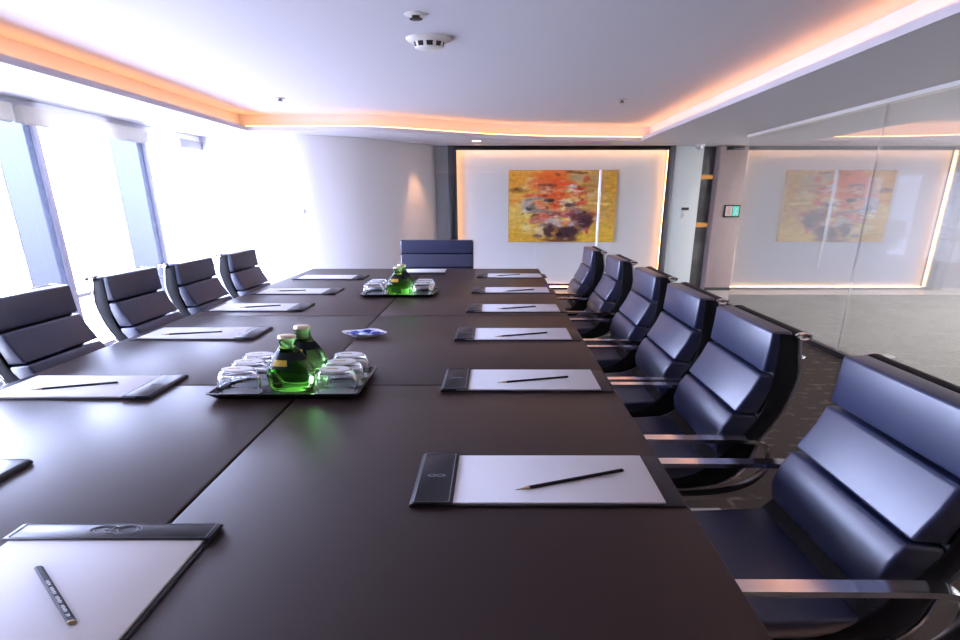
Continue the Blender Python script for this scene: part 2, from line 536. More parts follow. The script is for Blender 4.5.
# white column panel, dark stone strip, mauve pillar beyond the doorway
o = MB().box((2.79, 7.40, 0), (3.235, 7.56, ZS - 0.002), 0.004).build('wall_column', M['column']); struct(o)
struct(MB().box((3.235, 7.52, 0), (3.48, 7.56, ZS - 0.002)).build('wall_stone', M['stone_dark']))
struct(MB().box((3.475, 7.35, 0.0), (3.90, 7.56, ZS - 0.002), 0.004).build('wall_pillar', M['pillar']))
struct(MB().box((3.47, 7.342, 0.0), (3.905, 7.35, 0.05)).build('baseboard_pillar', M['frame_dark']))

# glass front of the corridor (door with the long pull handle) and partition at right
g1 = struct(MB().box((-0.90, 7.0, 0.012), (0.62, 7.012, ZS - 0.01)).build('window_20', M['door_glass'], smooth=False))
g2 = struct(MB().box((0.63, 7.0, 0.012), (1.68, 7.012, ZS - 0.01)).build('door_1', M['door_glass'], smooth=False))
g3 = struct(MB().box((1.69, 7.0, 0.012), (XG - 0.02, 7.012, ZS - 0.01)).build('window_21', M['door_glass'], smooth=False))
h = MB()
h.tube([(1.55, 6.94, 0.42), (1.55, 6.94, 1.87)], 0.019, 14)
h.build('door_handle', M['alu'], g2)
h = MB()
for z in (0.62, 1.67):
    h.tube([(1.55, 6.94, z), (1.55, 7.0, z)], 0.010, 10)
h.build('handle_mount', M['alu'], g2)
ys = [6.20, 4.10, 2.0, -0.1, -1.79]
for i in range(4):
    p = struct(MB().box((XG, ys[i + 1] + 0.002, 0.05), (XG + 0.014, ys[i] - 0.002, ZS - 0.02)).build('window_%d' % (22 + i), M['part_glass'], smooth=False))
    if i: MB().box((XG - 0.001, ys[i] - 0.0018, 0.05), (XG + 0.015, ys[i] + 0.0018, ZS - 0.036)).build('gasket', M['gasket'], p)
struct(MB().box((XG - 0.02, YN, 0.0), (XG + 0.035, 6.2, 0.05)).build('baseboard_right', M['frame_dark']))
struct(MB().box((XG - 0.045, YN, ZS - 0.035), (XG + 0.03, 6.2, ZS), 0.002).build('trim_6', M['white_plastic']))

# a lever on the curved wall
p = MB()
dl = thing('door_lever', 'small chrome lever handle on the curved white wall', 'door handle', (-2.58, 6.17, 1.306))
MB().tube([(-0.0, -0.055, 0), (-0.11, -0.055, 0.002)], 0.012, 10).build('lever', M['chrome'], dl)
MB().tube([(0, 0.0, 0), (0, -0.055, 0)], 0.011, 10).build('stem', M['chrome'], dl)
MB().tube([(0.0, 0.01, 0), (0, -0.012, 0)], 0.034, 20).build('rose', M['chrome'], dl)

# thermostat + switch on the column
t = thing('thermostat', 'small black thermostat display on the white column', 'thermostat', (3.04, 7.40, 1.285))
MB().box((-0.075, -0.022, 0), (0.075, 0.0, 0.055), 0.004).build('body', M['white_plastic'], t)
MB().box((-0.07, -0.025, 0.010), (0.045, -0.022, 0.050)).build('display', M['black'], t)
t = thing('light_switch', 'white light switch under the thermostat on the white column', 'light switch', (3.03, 7.40, 1.165))
MB().box((-0.05, -0.012, 0), (0.05, 0, 0.085), 0.003).build('plate', M['white_plastic'], t)
MB().box((-0.022, -0.018, 0.022), (0.022, -0.012, 0.062), 0.002).build('rocker', M['white_plastic'], t)

# lit sign box on the pillar
t = thing('exit_sign', 'small framed sign with a green lit half on the mauve pillar', 'sign', (3.74, 7.35, 1.185))
MB().box((-0.115, -0.03, 0), (0.135, 0, 0.19), 0.004).build('frame', M['black'], t)
MB().box((-0.095, -0.034, 0.02), (0.01, -0.03, 0.17)).build('picture', M['exit_red'], t)
gp = MB().box((0.02, -0.034, 0.02), (0.115, -0.03, 0.17)).build('lit_panel', M['exit_green'], t)
m = MB()   # running figure
m.box((0.060, -0.037, 0.075), (0.080, -0.034, 0.115)); m.lathe([(0.0, 0), (0.009, 0.009), (0, 0.018)], (0.072, -0.036, 0.12), 10)
m.tube([(0.065, -0.036, 0.078), (0.05, -0.036, 0.055), (0.04, -0.036, 0.04)], 0.004, 6)
m.tube([(0.075, -0.036, 0.078), (0.09, -0.036, 0.06), (0.085, -0.036, 0.035)], 0.004, 6)
m.build('running_figure', M['print_white'], gp)
m = MB()
for z in (0.05, 0.08, 0.11, 0.14):
    m.box((-0.07, -0.036, z), (-0.02, -0.034, z + 0.01))
m.build('marking', M['frame_grey'], t)

for z, lb in ((1.765, 'upper amber glowing slot on the dark stone strip beside the mauve pillar'), (1.02, 'lower amber glowing slot on the dark stone strip beside the mauve pillar')):  # glowing boxes added for the orange bands on the stone
    t = thing('amber_slot', lb, 'wall light', (3.36, 7.52, z), 'amber wall slots on the dark stone')
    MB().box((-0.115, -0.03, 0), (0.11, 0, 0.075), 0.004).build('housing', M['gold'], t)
    MB().box((-0.105, -0.033, 0.012), (0.10, -0.03, 0.063)).build('amber_face', M['amber'], t)

# dark closer box at the pillar's top, dome camera at the column's top
t = thing('door_closer', 'dark box under the ceiling at the top of the mauve pillar', 'door closer', (3.69, 7.35, 2.19))
MB().box((-0.13, -0.05, 0), (0.12, 0, 0.045), 0.004).build('body', M['black'], t)
MB().box((-0.05, -0.075, 0.012), (0.11, -0.05, 0.028), 0.002).build('arm', M['frame_grey'], t)
t = thing('dome_camera', 'small white dome camera under the ceiling above the white column', 'camera', (3.08, 7.22, ZS))
MB().lathe([(0.0, 0), (0.075, 0), (0.075, -0.025), (0.06, -0.03), (0.0, -0.03)], n=24).build('base', M['white_plastic'], t)
MB().lathe([(0.052, -0.03), (0.048, -0.055), (0.032, -0.075), (0.0, -0.085)], n=24).build('dome', M['alu'], t)

# painting
def painting():
    t = thing('painting', 'square orange and ochre painting of figures on the lit white panel', 'painting', (1.08, 7.50, 0.785))
    W, H, D = 1.725, 1.121, 0.045
    MB().box((-W / 2, -D, 0), (W / 2, 0.0, H), 0.003).build('canvas', mat('ochre_canvas_edge', (0.5, 0.30, 0.07), rough=0.7, noise_amt=0.2, noise_scale=12), t)
    nx, nz = 176, 116
    lin = lambda c: tuple(((x / 255 + 0.055) / 1.055) ** 2.4 if x > 10 else x / 3294 for x in c)
    # (u, v, ru, rv, colour, softness)
    st = [(.2, .6, .3, .3, (228, 190, 92), .9), (.1, .12, .3, .22, (226, 150, 45), .9), (.1, .9, .3, .15, (214, 158, 42), .8), (.85, .3, .2, .5, (196, 150, 82), .8), (.95, .5, .06, .6, (205, 152, 48), .5),
          (.85, .62, .14, .2, (208, 158, 84), .7), (.86, .9, .2, .15, (224, 180, 60), .7), (.08, .27, .09, .035, (138, 84, 34), .6), (.05, .42, .08, .03, (226, 140, 50), .6), (.22, .14, .06, .04, (232, 190, 130), .5),
          (.20, .22, .07, .05, (226, 190, 110), .5), (.62, .10, .09, .06, (186, 160, 122), .6), (.57, .025, .05, .02, (84, 50, 26), .4), (.66, .03, .06, .015, (120, 70, 36), .4), (.72, .12, .025, .05, (205, 92, 50), .4), (.80, .12, .05, .06, (178, 150, 96), .5),
          (.74, .22, .08, .03, (176, 128, 62), .5), (.80, .38, .1, .03, (218, 176, 100), .5), (.86, .46, .12, .012, (232, 200, 110), .4), (.78, .60, .05, .04, (206, 112, 60), .5),
          (.40, .06, .16, .11, (236, 104, 34), .35), (.40, .2, .2, .10, (236, 96, 44), .35), (.50, .18, .1, .06, (240, 92, 36), .3), (.30, .16, .08, .05, (226, 104, 52), .4),
          (.36, .27, .10, .085, (214, 116, 66), .3), (.36, .205, .09, .02, (140, 64, 40), .3), (.36, .31, .05, .02, (238, 140, 88), .4), (.33, .255, .02, .01, (110, 56, 40), .3), (.40, .255, .02, .01, (110, 56, 40), .3),
          (.30, .36, .16, .028, (226, 84, 44), .3), (.48, .34, .1, .04, (234, 92, 44), .3), (.62, .275, .075, .025, (228, 220, 214), .25), (.60, .22, .06, .02, (190, 190, 190), .4), (.64, .31, .1, .02, (222, 96, 46), .3), (.66, .25, .06, .02, (226, 88, 40), .3), (.60, .34, .06, .03, (232, 140, 70), .4),
          (.19, .47, .09, .085, (190, 168, 156), .3), (.26, .40, .06, .025, (150, 138, 132), .3), (.28, .46, .07, .03, (222, 124, 70), .3), (.22, .52, .06, .025, (120, 100, 96), .3), (.30, .56, .10, .03, (150, 132, 128), .3), (.36, .42, .045, .03, (92, 70, 70), .3), (.17, .54, .05, .02, (206, 186, 168), .3), (.33, .51, .05, .03, (214, 110, 64), .4),
          (.44, .46, .065, .10, (240, 92, 42), .25), (.50, .44, .03, .04, (232, 150, 110), .4), (.60, .47, .08, .04, (108, 74, 70), .3), (.66, .44, .06, .05, (222, 92, 56), .3), (.56, .44, .04, .02, (190, 160, 140), .3), (.60, .53, .07, .02, (176, 130, 112), .3),
          (.43, .58, .10, .02, (110, 86, 84), .3), (.40, .62, .14, .035, (206, 96, 78), .3), (.30, .68, .09, .05, (208, 98, 84), .3), (.56, .60, .08, .05, (196, 100, 90), .3), (.68, .66, .10, .12, (92, 48, 56), .3), (.72, .72, .05, .10, (70, 36, 44), .3), (.62, .72, .05, .04, (170, 120, 112), .3),
          (.42, .72, .10, .06, (200, 176, 166), .3), (.38, .77, .07, .03, (170, 140, 132), .3), (.54, .72, .06, .025, (222, 110, 62), .3), (.60, .76, .03, .05, (216, 196, 184), .3), (.26, .72, .04, .03, (190, 116, 92), .3), (.74, .84, .02, .06, (206, 66, 54), .3), (.70, .82, .05, .02, (176, 120, 116), .3),
          (.30, .86, .06, .06, (224, 196, 150), .35), (.27, .91, .05, .025, (130, 96, 72), .3), (.38, .84, .05, .09, (66, 38, 40), .25), (.55, .86, .13, .10, (68, 38, 50), .25), (.44, .85, .018, .09, (158, 96, 40), .25), (.50, .97, .18, .035, (110, 66, 38), .3), (.62, .95, .07, .03, (96, 56, 42), .3), (.70, .94, .06, .06, (224, 180, 60), .4), (.32, .78, .04, .02, (140, 110, 96), .3), (.18, .80, .06, .07, (232, 204, 128), .6)]
    rnd = random.Random(3)
    for k in range(190):
        a, b = rnd.gauss(.45, .2), rnd.gauss(.5, .24)
        base = next((q for q in reversed(st[:88]) if math.hypot((a - q[0]) / q[2], (b - q[1]) / q[3]) < 1), st[0])[4]
        g = rnd.choice((0.68, 0.84, 1.12, 1.2))
        st.append((a, b, rnd.uniform(.008, .035), rnd.uniform(.006, .022), tuple(x * g if g < 1 else x + (255 - x) * (g - 1) * 1.6 for x in base), .4))
    bm = bmesh.new()
    lay = bm.verts.layers.float_color.new('paint')
    V = []
    for j in range(nz + 1):
        row = []
        for i in range(nx + 1):
            u, v = i / nx, 1 - j / nz
            p = Vector((u * 7, v * 7, 1.3))
            wu = u + 0.030 * noise.noise(p) + 0.014 * noise.noise(p * 3.1)
            wv = v + 0.030 * noise.noise(p + Vector((9, 4, 2))) + 0.014 * noise.noise(p * 3.3 + Vector((1, 7, 3)))
            c = Vector((232, 172, 82))
            for a, b, ru, rv, cc, so in st:
                d = math.hypot((wu - a) / ru, (wv - b) / rv)
                if d < 1 + so:
                    k = min(1.0, (1 + so - d) / (2 * so)) * 0.92
                    c = c * (1 - k) + Vector(cc) * k
            g = 1 + 0.10 * noise.noise(Vector((u * 34, v * 16, 4))) + 0.10 * noise.noise(Vector((u * 14, v * 40, 8)))
            vert = bm.verts.new((-W / 2 + 0.004 + (W - 0.008) * u, -D - 0.0015 - 0.001 * noise.noise(Vector((u * 50, v * 40, 2))), 0.004 + (H - 0.008) * (1 - v)))
            vert[lay] = (*lin(tuple(max(0, min(255, x * g * 1.06 + 8)) for x in c)), 1)
            row.append(vert)
        V.append(row)
    for j in range(nz):
        for i in range(nx):
            bm.faces.new((V[j][i], V[j][i + 1], V[j + 1][i + 1], V[j + 1][i]))
    me = bpy.data.meshes.new('painted_surface'); bm.to_mesh(me); bm.free()
    o = bpy.data.objects.new('painted_surface', me); COL.objects.link(o); o.parent = t
    pm = mat('oil_paint', (0.5, 0.3, 0.1), rough=0.55, spec=0.3)
    at = pm.node_tree.nodes.new('ShaderNodeAttribute'); at.attribute_name = 'paint'
    pm.node_tree.links.new(at.outputs['Color'], pm.node_tree.nodes['Principled BSDF'].inputs['Base Color'])
    me.materials.append(pm)
painting()

# ceiling fittings
t = thing('smoke_detector', 'round white smoke detector with dark slots on the raised ceiling', 'smoke detector', (-0.43, 3.30, ZC))
MB().lathe([(0, 0), (0.075, 0), (0.075, -0.012), (0.068, -0.024), (0.056, -0.028), (0, -0.028)], n=32, sx=2.0).build('base', M['white_plastic'], t)
MB().lathe([(0.0, -0.028), (0.050, -0.028), (0.046, -0.056), (0, -0.056)], n=32, sx=2.0).build('chamber', M['black'], t)
for k in range(10):
    a = 2 * PI * k / 10
    b = a + 0.22
    MB().lathe([(0.052, -0.028), (0.0475, -0.057), (0.040, -0.057), (0.040, -0.028)], n=3, sx=2.0, a0=a, a1=b).build('rib', M['white_plastic'], t)
MB().lathe([(0.0475, -0.0555), (0.046, -0.064), (0.030, -0.072), (0.0, -0.074)], n=32, sx=2.0).build('cover', M['white_plastic'], t)


def small_fitting(name, label, cat, loc, r, grp=None):
    t = thing(name, label, cat, loc, grp)
    MB().lathe([(0, 0), (r, 0), (r, -0.004), (r * 0.7, -0.009), (0, -0.009)], n=20, sx=1.6).build('rose', M['white_plastic'] if r > 0.03 else M['alu'], t)
    MB().lathe([(0, -0.009), (r * 0.35, -0.009), (r * 0.3, -0.022), (r * 0.55, -0.024), (r * 0.55, -0.028), (0, -0.028)], n=16, sx=1.6).build('head', M['frame_dark'], t)
small_fitting('sprinkler_head', 'small sprinkler head on the ceiling just above the smoke detector', 'sprinkler', (-0.45, 2.915, ZC), 0.042)
small_fitting('sprinkler_head', 'tiny sprinkler head on the ceiling toward the windows', 'sprinkler', (-2.225, 5.092, ZC), 0.03)
small_fitting('sprinkler_head', 'tiny sprinkler head on the ceiling toward the glass partition', 'sprinkler', (1.341, 5.188, ZC), 0.03)

t = thing('downlight', 'lit recessed downlight in the soffit before the framed panel', 'downlight', (-0.26, 6.80, ZS))
MB().lathe([(0.0, -0.001), (0.04, -0.001), (0.045, -0.006), (0.055, -0.006), (0.058, 0.0), (0, 0.0)], n=24, sx=1.5).build('ring', M['white_plastic'], t)
MB().lathe([(0, -0.0075), (0.04, -0.0075), (0.04, -0.004), (0, -0.004)], n=24, sx=1.5).build('lens', M['lamp'], t)
t = thing('downlight', 'recessed downlight grazing the curved wall beside the head chair', 'downlight', (-1.14, 6.98, ZS))
MB().lathe([(0.0, -0.001), (0.04, -0.001), (0.045, -0.006), (0.055, -0.006), (0.058, 0.0), (0, 0.0)], n=24, sx=1.5).build('ring', M['white_plastic'], t)
MB().lathe([(0, -0.0075), (0.04, -0.0075), (0.04, -0.004), (0, -0.004)], n=24, sx=1.5).build('lens', M['white_plastic'], t)

t = thing('door_stop', 'small chrome ring on the carpet near the glass partition', 'door stop', (2.86, 4.04, 0))
m = MB(); m.tube([(0.075 * math.cos(a), 0.05 * math.sin(a), 0.012) for a in [2 * PI * k / 24 for k in range(24)]], 0.012, 8, closed=True)
m.build('ring', M['chrome'], t)
MB().lathe([(0, 0.0), (0.06, 0.0), (0.055, 0.008), (0, 0.012)], n=20, sy=0.66).build('plate', M['alu'], t)


# ================================================================== TABLE
TX0, TX1, TY0, TY1, TZ = -1.95, 0.467, 0.50, 4.80, 0.74
tb = thing('conference_table', 'long dark brown wooden conference table with jointed top panels', 'table', (-0.745, 2.65, 0))
tl = lambda v: (v[0] + 0.745, v[1] - 2.65, v[2])
xs = [TX0, -0.741, TX1]; yy = [TY0, 1.66, 2.765, TY1]
for i in range(2):
    for j in range(3):
        gx0 = 0.0025 if i else 0; gx1 = 0.0025 if i == 0 else 0
        gy0 = 0.002 if j else 0; gy1 = 0.002 if j < 2 else 0
        MB(tl).box((xs[i] + gx0, yy[j] + gy0, TZ - 0.035), (xs[i + 1] - gx1, yy[j + 1] - gy1, TZ), 0.006, 3).build('top_panel', M['table'], tb)
MB(tl).box((-0.77, TY0 + 0.02, TZ - 0.045), (-0.71, TY1 - 0.02, TZ - 0.03)).build('seam_rail', M['black'], tb)
MB(tl).box((TX0 + 0.25, TY0 + 0.15, TZ - 0.075), (TX1 - 0.25, TY1 - 0.15, TZ - 0.036)).build('apron', M['table_base'], tb)
for y in (1.05, 2.65, 4.25):
    MB(tl).box((-1.05, y - 0.22, 0.0), (-0.44, y + 0.22, TZ - 0.075), 0.01).build('pedestal', M['table_base'], tb)


# ================================================================== CHAIRS
def make_chair(label, side, group):
    """d: rearwards from the front face of the headrest, w: sideways, z: up. side: 1 facing -x, -1 facing +x, 0 facing -y"""
    if side == 0:
        f = lambda v: (2.0 * v[1], 0.5 * v[0], v[2])
    else:
        f = lambda v: (side * v[0], v[1], v[2])
    t = thing('conference_chair', label, 'chair', (0, 0, 0), group)
    mk = lambda: MB(f)
    HW = 0.20
    # soft pads, side profiles
    head = [(0.004, 1.018), (0.000, 0.955), (-0.008, 0.872), (0.055, 0.868), (0.075, 0.95), (0.075, 1.02)]
    upper = [(-0.014, 0.862), (-0.040, 0.80), (-0.086, 0.722), (0.0, 0.712), (0.055, 0.86)]
    lower = [(-0.092, 0.712), (-0.120, 0.665), (-0.138, 0.605), (-0.132, 0.552), (-0.10, 0.515), (0.0, 0.52), (0.0, 0.705)]
    s1 = [(-0.115, 0.512), (-0.30, 0.500), (-0.56, 0.492), (-0.56, 0.44), (-0.12, 0.45)]
    s2 = [(-0.572, 0.492), (-0.80, 0.495), (-0.96, 0.488), (-1.03, 0.465), (-1.03, 0.43), (-0.572, 0.44)]
    for nm, poly in (('headrest', head), ('back_cushion', upper), ('lumbar_cushion', lower), ('seat_cushion', s1), ('seat_cushion', s2)):
        mk().prism(poly, -HW, HW, 'y', 0.010, 3).build(nm, M['leather'], t, angle=1.2)
    # black carrier behind the pads, its flat sides as wide as the pads
    fr = [(0.030, 1.014), (0.030, 0.87), (0.010, 0.72), (-0.075, 0.60), (-0.15, 0.51), (-0.26, 0.455), (-0.60, 0.432), (-1.02, 0.425)]
    rear = [(0.095, 1.006), (0.106, 0.93), (0.114, 0.85), (0.080, 0.72), (0.012, 0.60), (-0.020, 0.505), (-0.085, 0.445), (-0.20, 0.415), (-0.40, 0.402), (-0.75, 0.398), (-1.02, 0.402)]
    fp = [tuple(p) for p in catmull(fr, 3)]
    rp_ = [tuple(p) for p in catmull(rear, 3)]
    mk().prism(fp + rp_[::-1], -0.203, 0.203, 'y', 0.006, 2).build('back_shell', M['leather_shell'], t, angle=1.0)
    for s in (-1, 1):
        mk().tube([(p[0] + 0.003, s * 0.2045, p[1] - 0.001) for p in rp_], 0.01, sec=(0.003, 0.004)).build('side_member', M['alu'], t)
    # bar across the top with chrome ends
    n = 14
    def barring(y, r): return [(0.104 + 2.0 * r * math.cos(2 * PI * k / n), y, 1.006 + r * math.sin(2 * PI * k / n)) for k in range(n)]
    bw = 0.190 if side == 0 else 0.206
    mk().loft([barring(-bw, 0.0125), barring(bw, 0.0125)]).build('top_bar', M['leather_shell'], t)
    for s in (-1, 1):
        mk().loft([barring(s * bw, 0.0145), barring(s * (bw + 0.010), 0.0145), barring(s * (bw + 0.012), 0.011), barring(s * (bw + 0.008), 0.008)]).build('bar_end', M['chrome'], t, angle=1.0)
    # closed loop armrests of flat band
    arm = [(-0.86, 0.640), (-0.55, 0.640), (-0.2, 0.638), (-0.06, 0.636), (-0.0, 0.624), (0.034, 0.595), (0.045, 0.555), (0.030, 0.505), (-0.02, 0.455), (-0.10, 0.425), (-0.22, 0.412), (-0.45, 0.408), (-0.75, 0.408), (-0.88, 0.418), (-0.95, 0.455), (-0.975, 0.53), (-0.95, 0.605), (-0.91, 0.634)]
    for s in (-1, 1):
        pts = [(p[0], s * 0.240, p[1]) for p in arm]
        P = catmull(pts + [pts[0]], 4)[:-1]
        mk().tube([tuple(p) for p in P], 0.01, closed=True, sec=(0.0165, 0.0075)).build('armrest', M['chrome'], t, angle=0.9)
    # underframe
    mk().box((-0.62, -0.235, 0.392), (-0.30, 0.235, 0.415), 0.004).build('cross_bar', M['alu'], t)
    mk().lathe([(0, 0.13), (0.05, 0.13), (0.05, 0.33), (0.07, 0.34), (0.10, 0.40), (0, 0.40)], (-0.46, 0, 0), 18, sx=1.4).build('gas_column', M['chrome'], t)
    for k in range(5):
        a = 2 * PI * k / 5 + 0.3
        ca, sa = math.cos(a), math.sin(a)
        L = 0.29
        m = mk()
        m.loft([[(-0.46 + 2 * (r * ca - q * sa * u), r * sa + q * ca * u, z) for u, z in ((-1, z0), (1, z0), (1, z1), (-1, z1))] for r, q, z0, z1 in ((0.03, 0.028, 0.09, 0.14), (L * 0.6, 0.022, 0.075, 0.115), (L, 0.015, 0.066, 0.095))])
        leg = m.build('base_leg', M['alu'], t)
        m = mk()
        cx, cy = -0.46 + 2 * L * ca, L * sa
        m.lathe([(0, 0.0), (0.016, 0.006), (0.027, 0.02), (0.027, 0.045), (0.016, 0.06), (0.008, 0.075), (0, 0.075)], (cx, cy, 0), 12, sx=1.5)
        m.build('caster', M['black'], leg)
    return t


GR, GL = 'conference chairs on the glass side', 'conference chairs on the window side'
right = [(1.000, 1.030, 'black leather conference chair on the glass side, closest to the camera'),
         (0.935, 1.660, 'black leather conference chair on the glass side, second from the camera'),
         (0.925, 2.200, 'black leather conference chair on the glass side, third from the camera'),
         (0.930, 2.800, 'black leather conference chair on the glass side, third from the far end'),
         (0.910, 3.500, 'black leather conference chair on the glass side, second from the far end'),
         (0.850, 4.170, 'black leather conference chair on the glass side, at the far end by the door handle')]
base = None
for x, y, lb in right:
    c = make_chair(lb, 1, GR) if base is None else copy_tree(base)
    base = base or c
    c['label'] = lb; c.location = (x, y, 0)
left = [(-2.245, 2.150, 'dark backlit conference chair on the window side, cut off by the left picture edge'),
        (-2.255, 2.800, 'dark backlit conference chair on the window side, second from the camera'),
        (-2.205, 3.330, 'dark backlit conference chair on the window side, third from the camera'),
        (-2.180, 3.930, 'dark backlit conference chair on the window side, farthest by the curved wall')]
base = None
for x, y, lb in left:
    c = make_chair(lb, -1, GL) if base is None else copy_tree(base)
    base = base or c
    c['label'] = lb; c.location = (x, y, 0)
c = make_chair('black leather conference chair at the far head of the table', 0, None)
c.location = (-0.655, 5.07, 0)


# ================================================================== WRITING PADS
def emblem(f, cx, cy, z, s, parent):
    """stitched letter ring emblem on the flap; letters read along +x"""
    m = MB(f)
    def arc(x, r, ry, a0, a1, n=28):
        m.tube([(cx + s * (x + r * math.cos(a0 + (a1 - a0) * k / n)), cy + s * ry * math.sin(a0 + (a1 - a0) * k / n), z) for k in range(n + 1)], 0.0009, 5)
    arc(-0.45, 0.46, 0.42, 0.9, 2 * PI - 0.9); arc(-0.45, 0.62, 0.56, 1.1, 2 * PI - 1.1)
    arc(0.55, 0.42, 0.42, 0, 2 * PI); arc(0.55, 0.58, 0.56, -2.6, 2.6)
    for q in (-0.36, 0.0, 0.36):
        m.tube([(cx - s * 0.42, cy + s * q, z), (cx + s * 0.12, cy + s * q, z)], 0.0009, 5)
    m.tube([(cx - s * 0.16, cy - s * 0.36, z), (cx - s * 0.16, cy + s * 0.36, z)], 0.0009, 5)
    return m.build('emblem', M['stitch'], parent)


def make_pad(label, kind, group):
    """real A4 pad in (a, b): a from the flap's outer edge towards the sitter (0..0.33), b sideways (0..0.215).
    kind 'r': flap at the left, along +x; 'l': flap at the right, along -x; 'n': flap far, towards -y; 'f': flap near, towards +y"""
    f = {'r': lambda v: (2 * v[0], v[1], v[2]), 'l': lambda v: (-2 * v[0], v[1], v[2]),
         'n': lambda v: (2 * v[1], -v[0], v[2]), 'f': lambda v: (-2 * v[1], v[0], v[2])}[kind]
    t = thing('writing_pad', label, 'writing pad', (0, 0, TZ), group)
    MB(f).box((0.0, -0.108, 0.0), (0.332, 0.108, 0.005), 0.0018).build('backing_board', M['pad_leather'], t)
    MB(f).box((0.03, -0.103, 0.0052), (0.308, 0.103, 0.0105), 0.0006, 1).build('paper_sheets', M['paper'], t)
    m = MB(f)
    m.prism([(0.0, 0.004), (0.0012, 0.0095), (0.0065, 0.0146), (0.049, 0.0150), (0.0525, 0.0135), (0.0525, 0.011), (0.006, 0.010), (0.004, 0.004)], -0.110, 0.110, 'y', 0.0008, 1)
    fl = m.build('flap', M['pad_leather'], t)
    m = MB(f)
    for a in (-0.105, 0.105):
        m.tube([(0.006, a, 0.0153), (0.048, a, 0.0153)], 0.0006, 4)
    for a in (0.006, 0.048):
        m.tube([(a, -0.105, 0.0153), (a, 0.105, 0.0153)], 0.0006, 4)
    m.build('stitching', M['stitch'], fl)
    # emblem: letters run along b for the flap, seen upright from the sitter's side
    if kind == 'n':
        g = lambda v: f((v[1], v[0], v[2]))
        fl['_big'] = 1
        emblem(lambda v: (2 * v[0], -v[1], v[2]), 0.0, 0.0265, 0.0153, 0.025, fl)
        del fl['_big']
    else:
        emblem(lambda v: f((v[0], v[1], v[2])), 0.0265, 0.0, 0.0153, 0.010, fl)
    return t


PG = 'writing pads laid out around the table'
rp = [(-0.206, 1.031, 'black leather writing pad nearest the camera on the glass side'),
      (-0.209, 1.700, 'black leather writing pad on the glass side level with the near bottle tray'),
      (-0.214, 2.345, 'black leather writing pad on the glass side, third from the camera'),
      (-0.192, 2.950, 'black leather writing pad on the glass side, third from the far end'),
      (-0.186, 3.580, 'black leather writing pad on the glass side, level with the far bottle tray'),
      (-0.174, 4.300, 'black leather writing pad on the glass side, farthest from the camera')]
base = None
for x, y, lb in rp:
    p = make_pad(lb, 'r', PG) if base is None else copy_tree(base)
    base = base or p
    p['label'] = lb; p.location = (x, y, TZ)
lp = [(-1.285, 1.000, 'writing pad on the window side of which only the flap corner shows'),
      (-1.268, 1.632, 'writing pad on the window side level with the near bottle tray'),
      (-1.265, 2.358, 'writing pad on the window side left of the small white dish'),
      (-1.262, 2.976, 'writing pad on the window side, third from the far end'),
      (-1.236, 3.530, 'writing pad on the window side left of the far bottle tray'),
      (-1.213, 4.210, 'writing pad on the window side at the far end, no pencil showing')]
base = None
for x, y, lb in lp:
    p = make_pad(lb, 'l', PG) if base is None else copy_tree(base)
    base = base or p
    p['label'] = lb; p.location = (x, y, TZ)
p = make_pad('writing pad in the near left corner with its embossed flap away from the camera', 'n', PG)
p.location = (-0.828, 0.856, TZ)
p = make_pad('white writing pad lying before the chair at the head of the table', 'f', PG)
p.location = (-0.715, 4.40, TZ)


# ================================================================== PENCILS
def make_pencil(label, a, b, group, tip=True, marks=False):
    """from the sharpened tip a to the blunt end b (plan points); widths of the plan are laid out in table axes"""
    A = Vector((a[0] / 2, a[1], 0)); B = Vector((b[0] / 2, b[1], 0))
    u = (B - A); L = u.length; u.normalize()
    s = Vector((-u.y, u.x, 0))
    t = thing('pencil', label, 'pencil', (a[0], a[1], TZ + 0.0105), group)
    R = 0.0042
    def f(v):
        p = u * v[0] + s * v[1]
        return (2 * p.x, p.y, v[2])
    hexr = lambda x, r: [(x, r * math.cos(PI / 3 * k), R * 0.87 + r * math.sin(PI / 3 * k)) for k in range(6)]
    t0 = 0.02 if tip else 0.001
    MB(f).loft([hexr(t0, R), hexr(L - 0.004, R)]).build('barrel', M['pencil'], t, angle=0.5)
    if tip:
        MB(f).loft([hexr(0.005, 0.0011), hexr(t0, R)]).build('wood_cone', M['pencil_wood'], t, angle=0.9)
        MB(f).loft([hexr(0.0, 0.0003), hexr(0.005, 0.0011)]).build('lead', M['graphite'], t, angle=0.9)
    MB(f).loft([hexr(L - 0.004, R * 1.0), hexr(L - 0.001, R * 1.0), hexr(L, R * 0.6)]).build('end_cap', M['gold' if marks else 'pencil'], t, angle=0.6)
    if marks:
        m = MB(f)
        x = L * 0.30
        zt = R * 0.87 * 2 + 0.0001
        for w, cnt in ((0.0045, 3), (0.0038, 5), (0.0036, 5), (0.0034, 5), (0.003, 2)):
            for k in range(cnt):
                h = 0.0013 if (k + cnt) % 2 else 0.0017
                m.box((x, -h, zt - 0.0003), (x + w * 0.62, h, zt + 0.0002))
                x += w
            x += 0.005
        m.build('printed_lettering', M['print_white'], t, smooth=False)
    return t


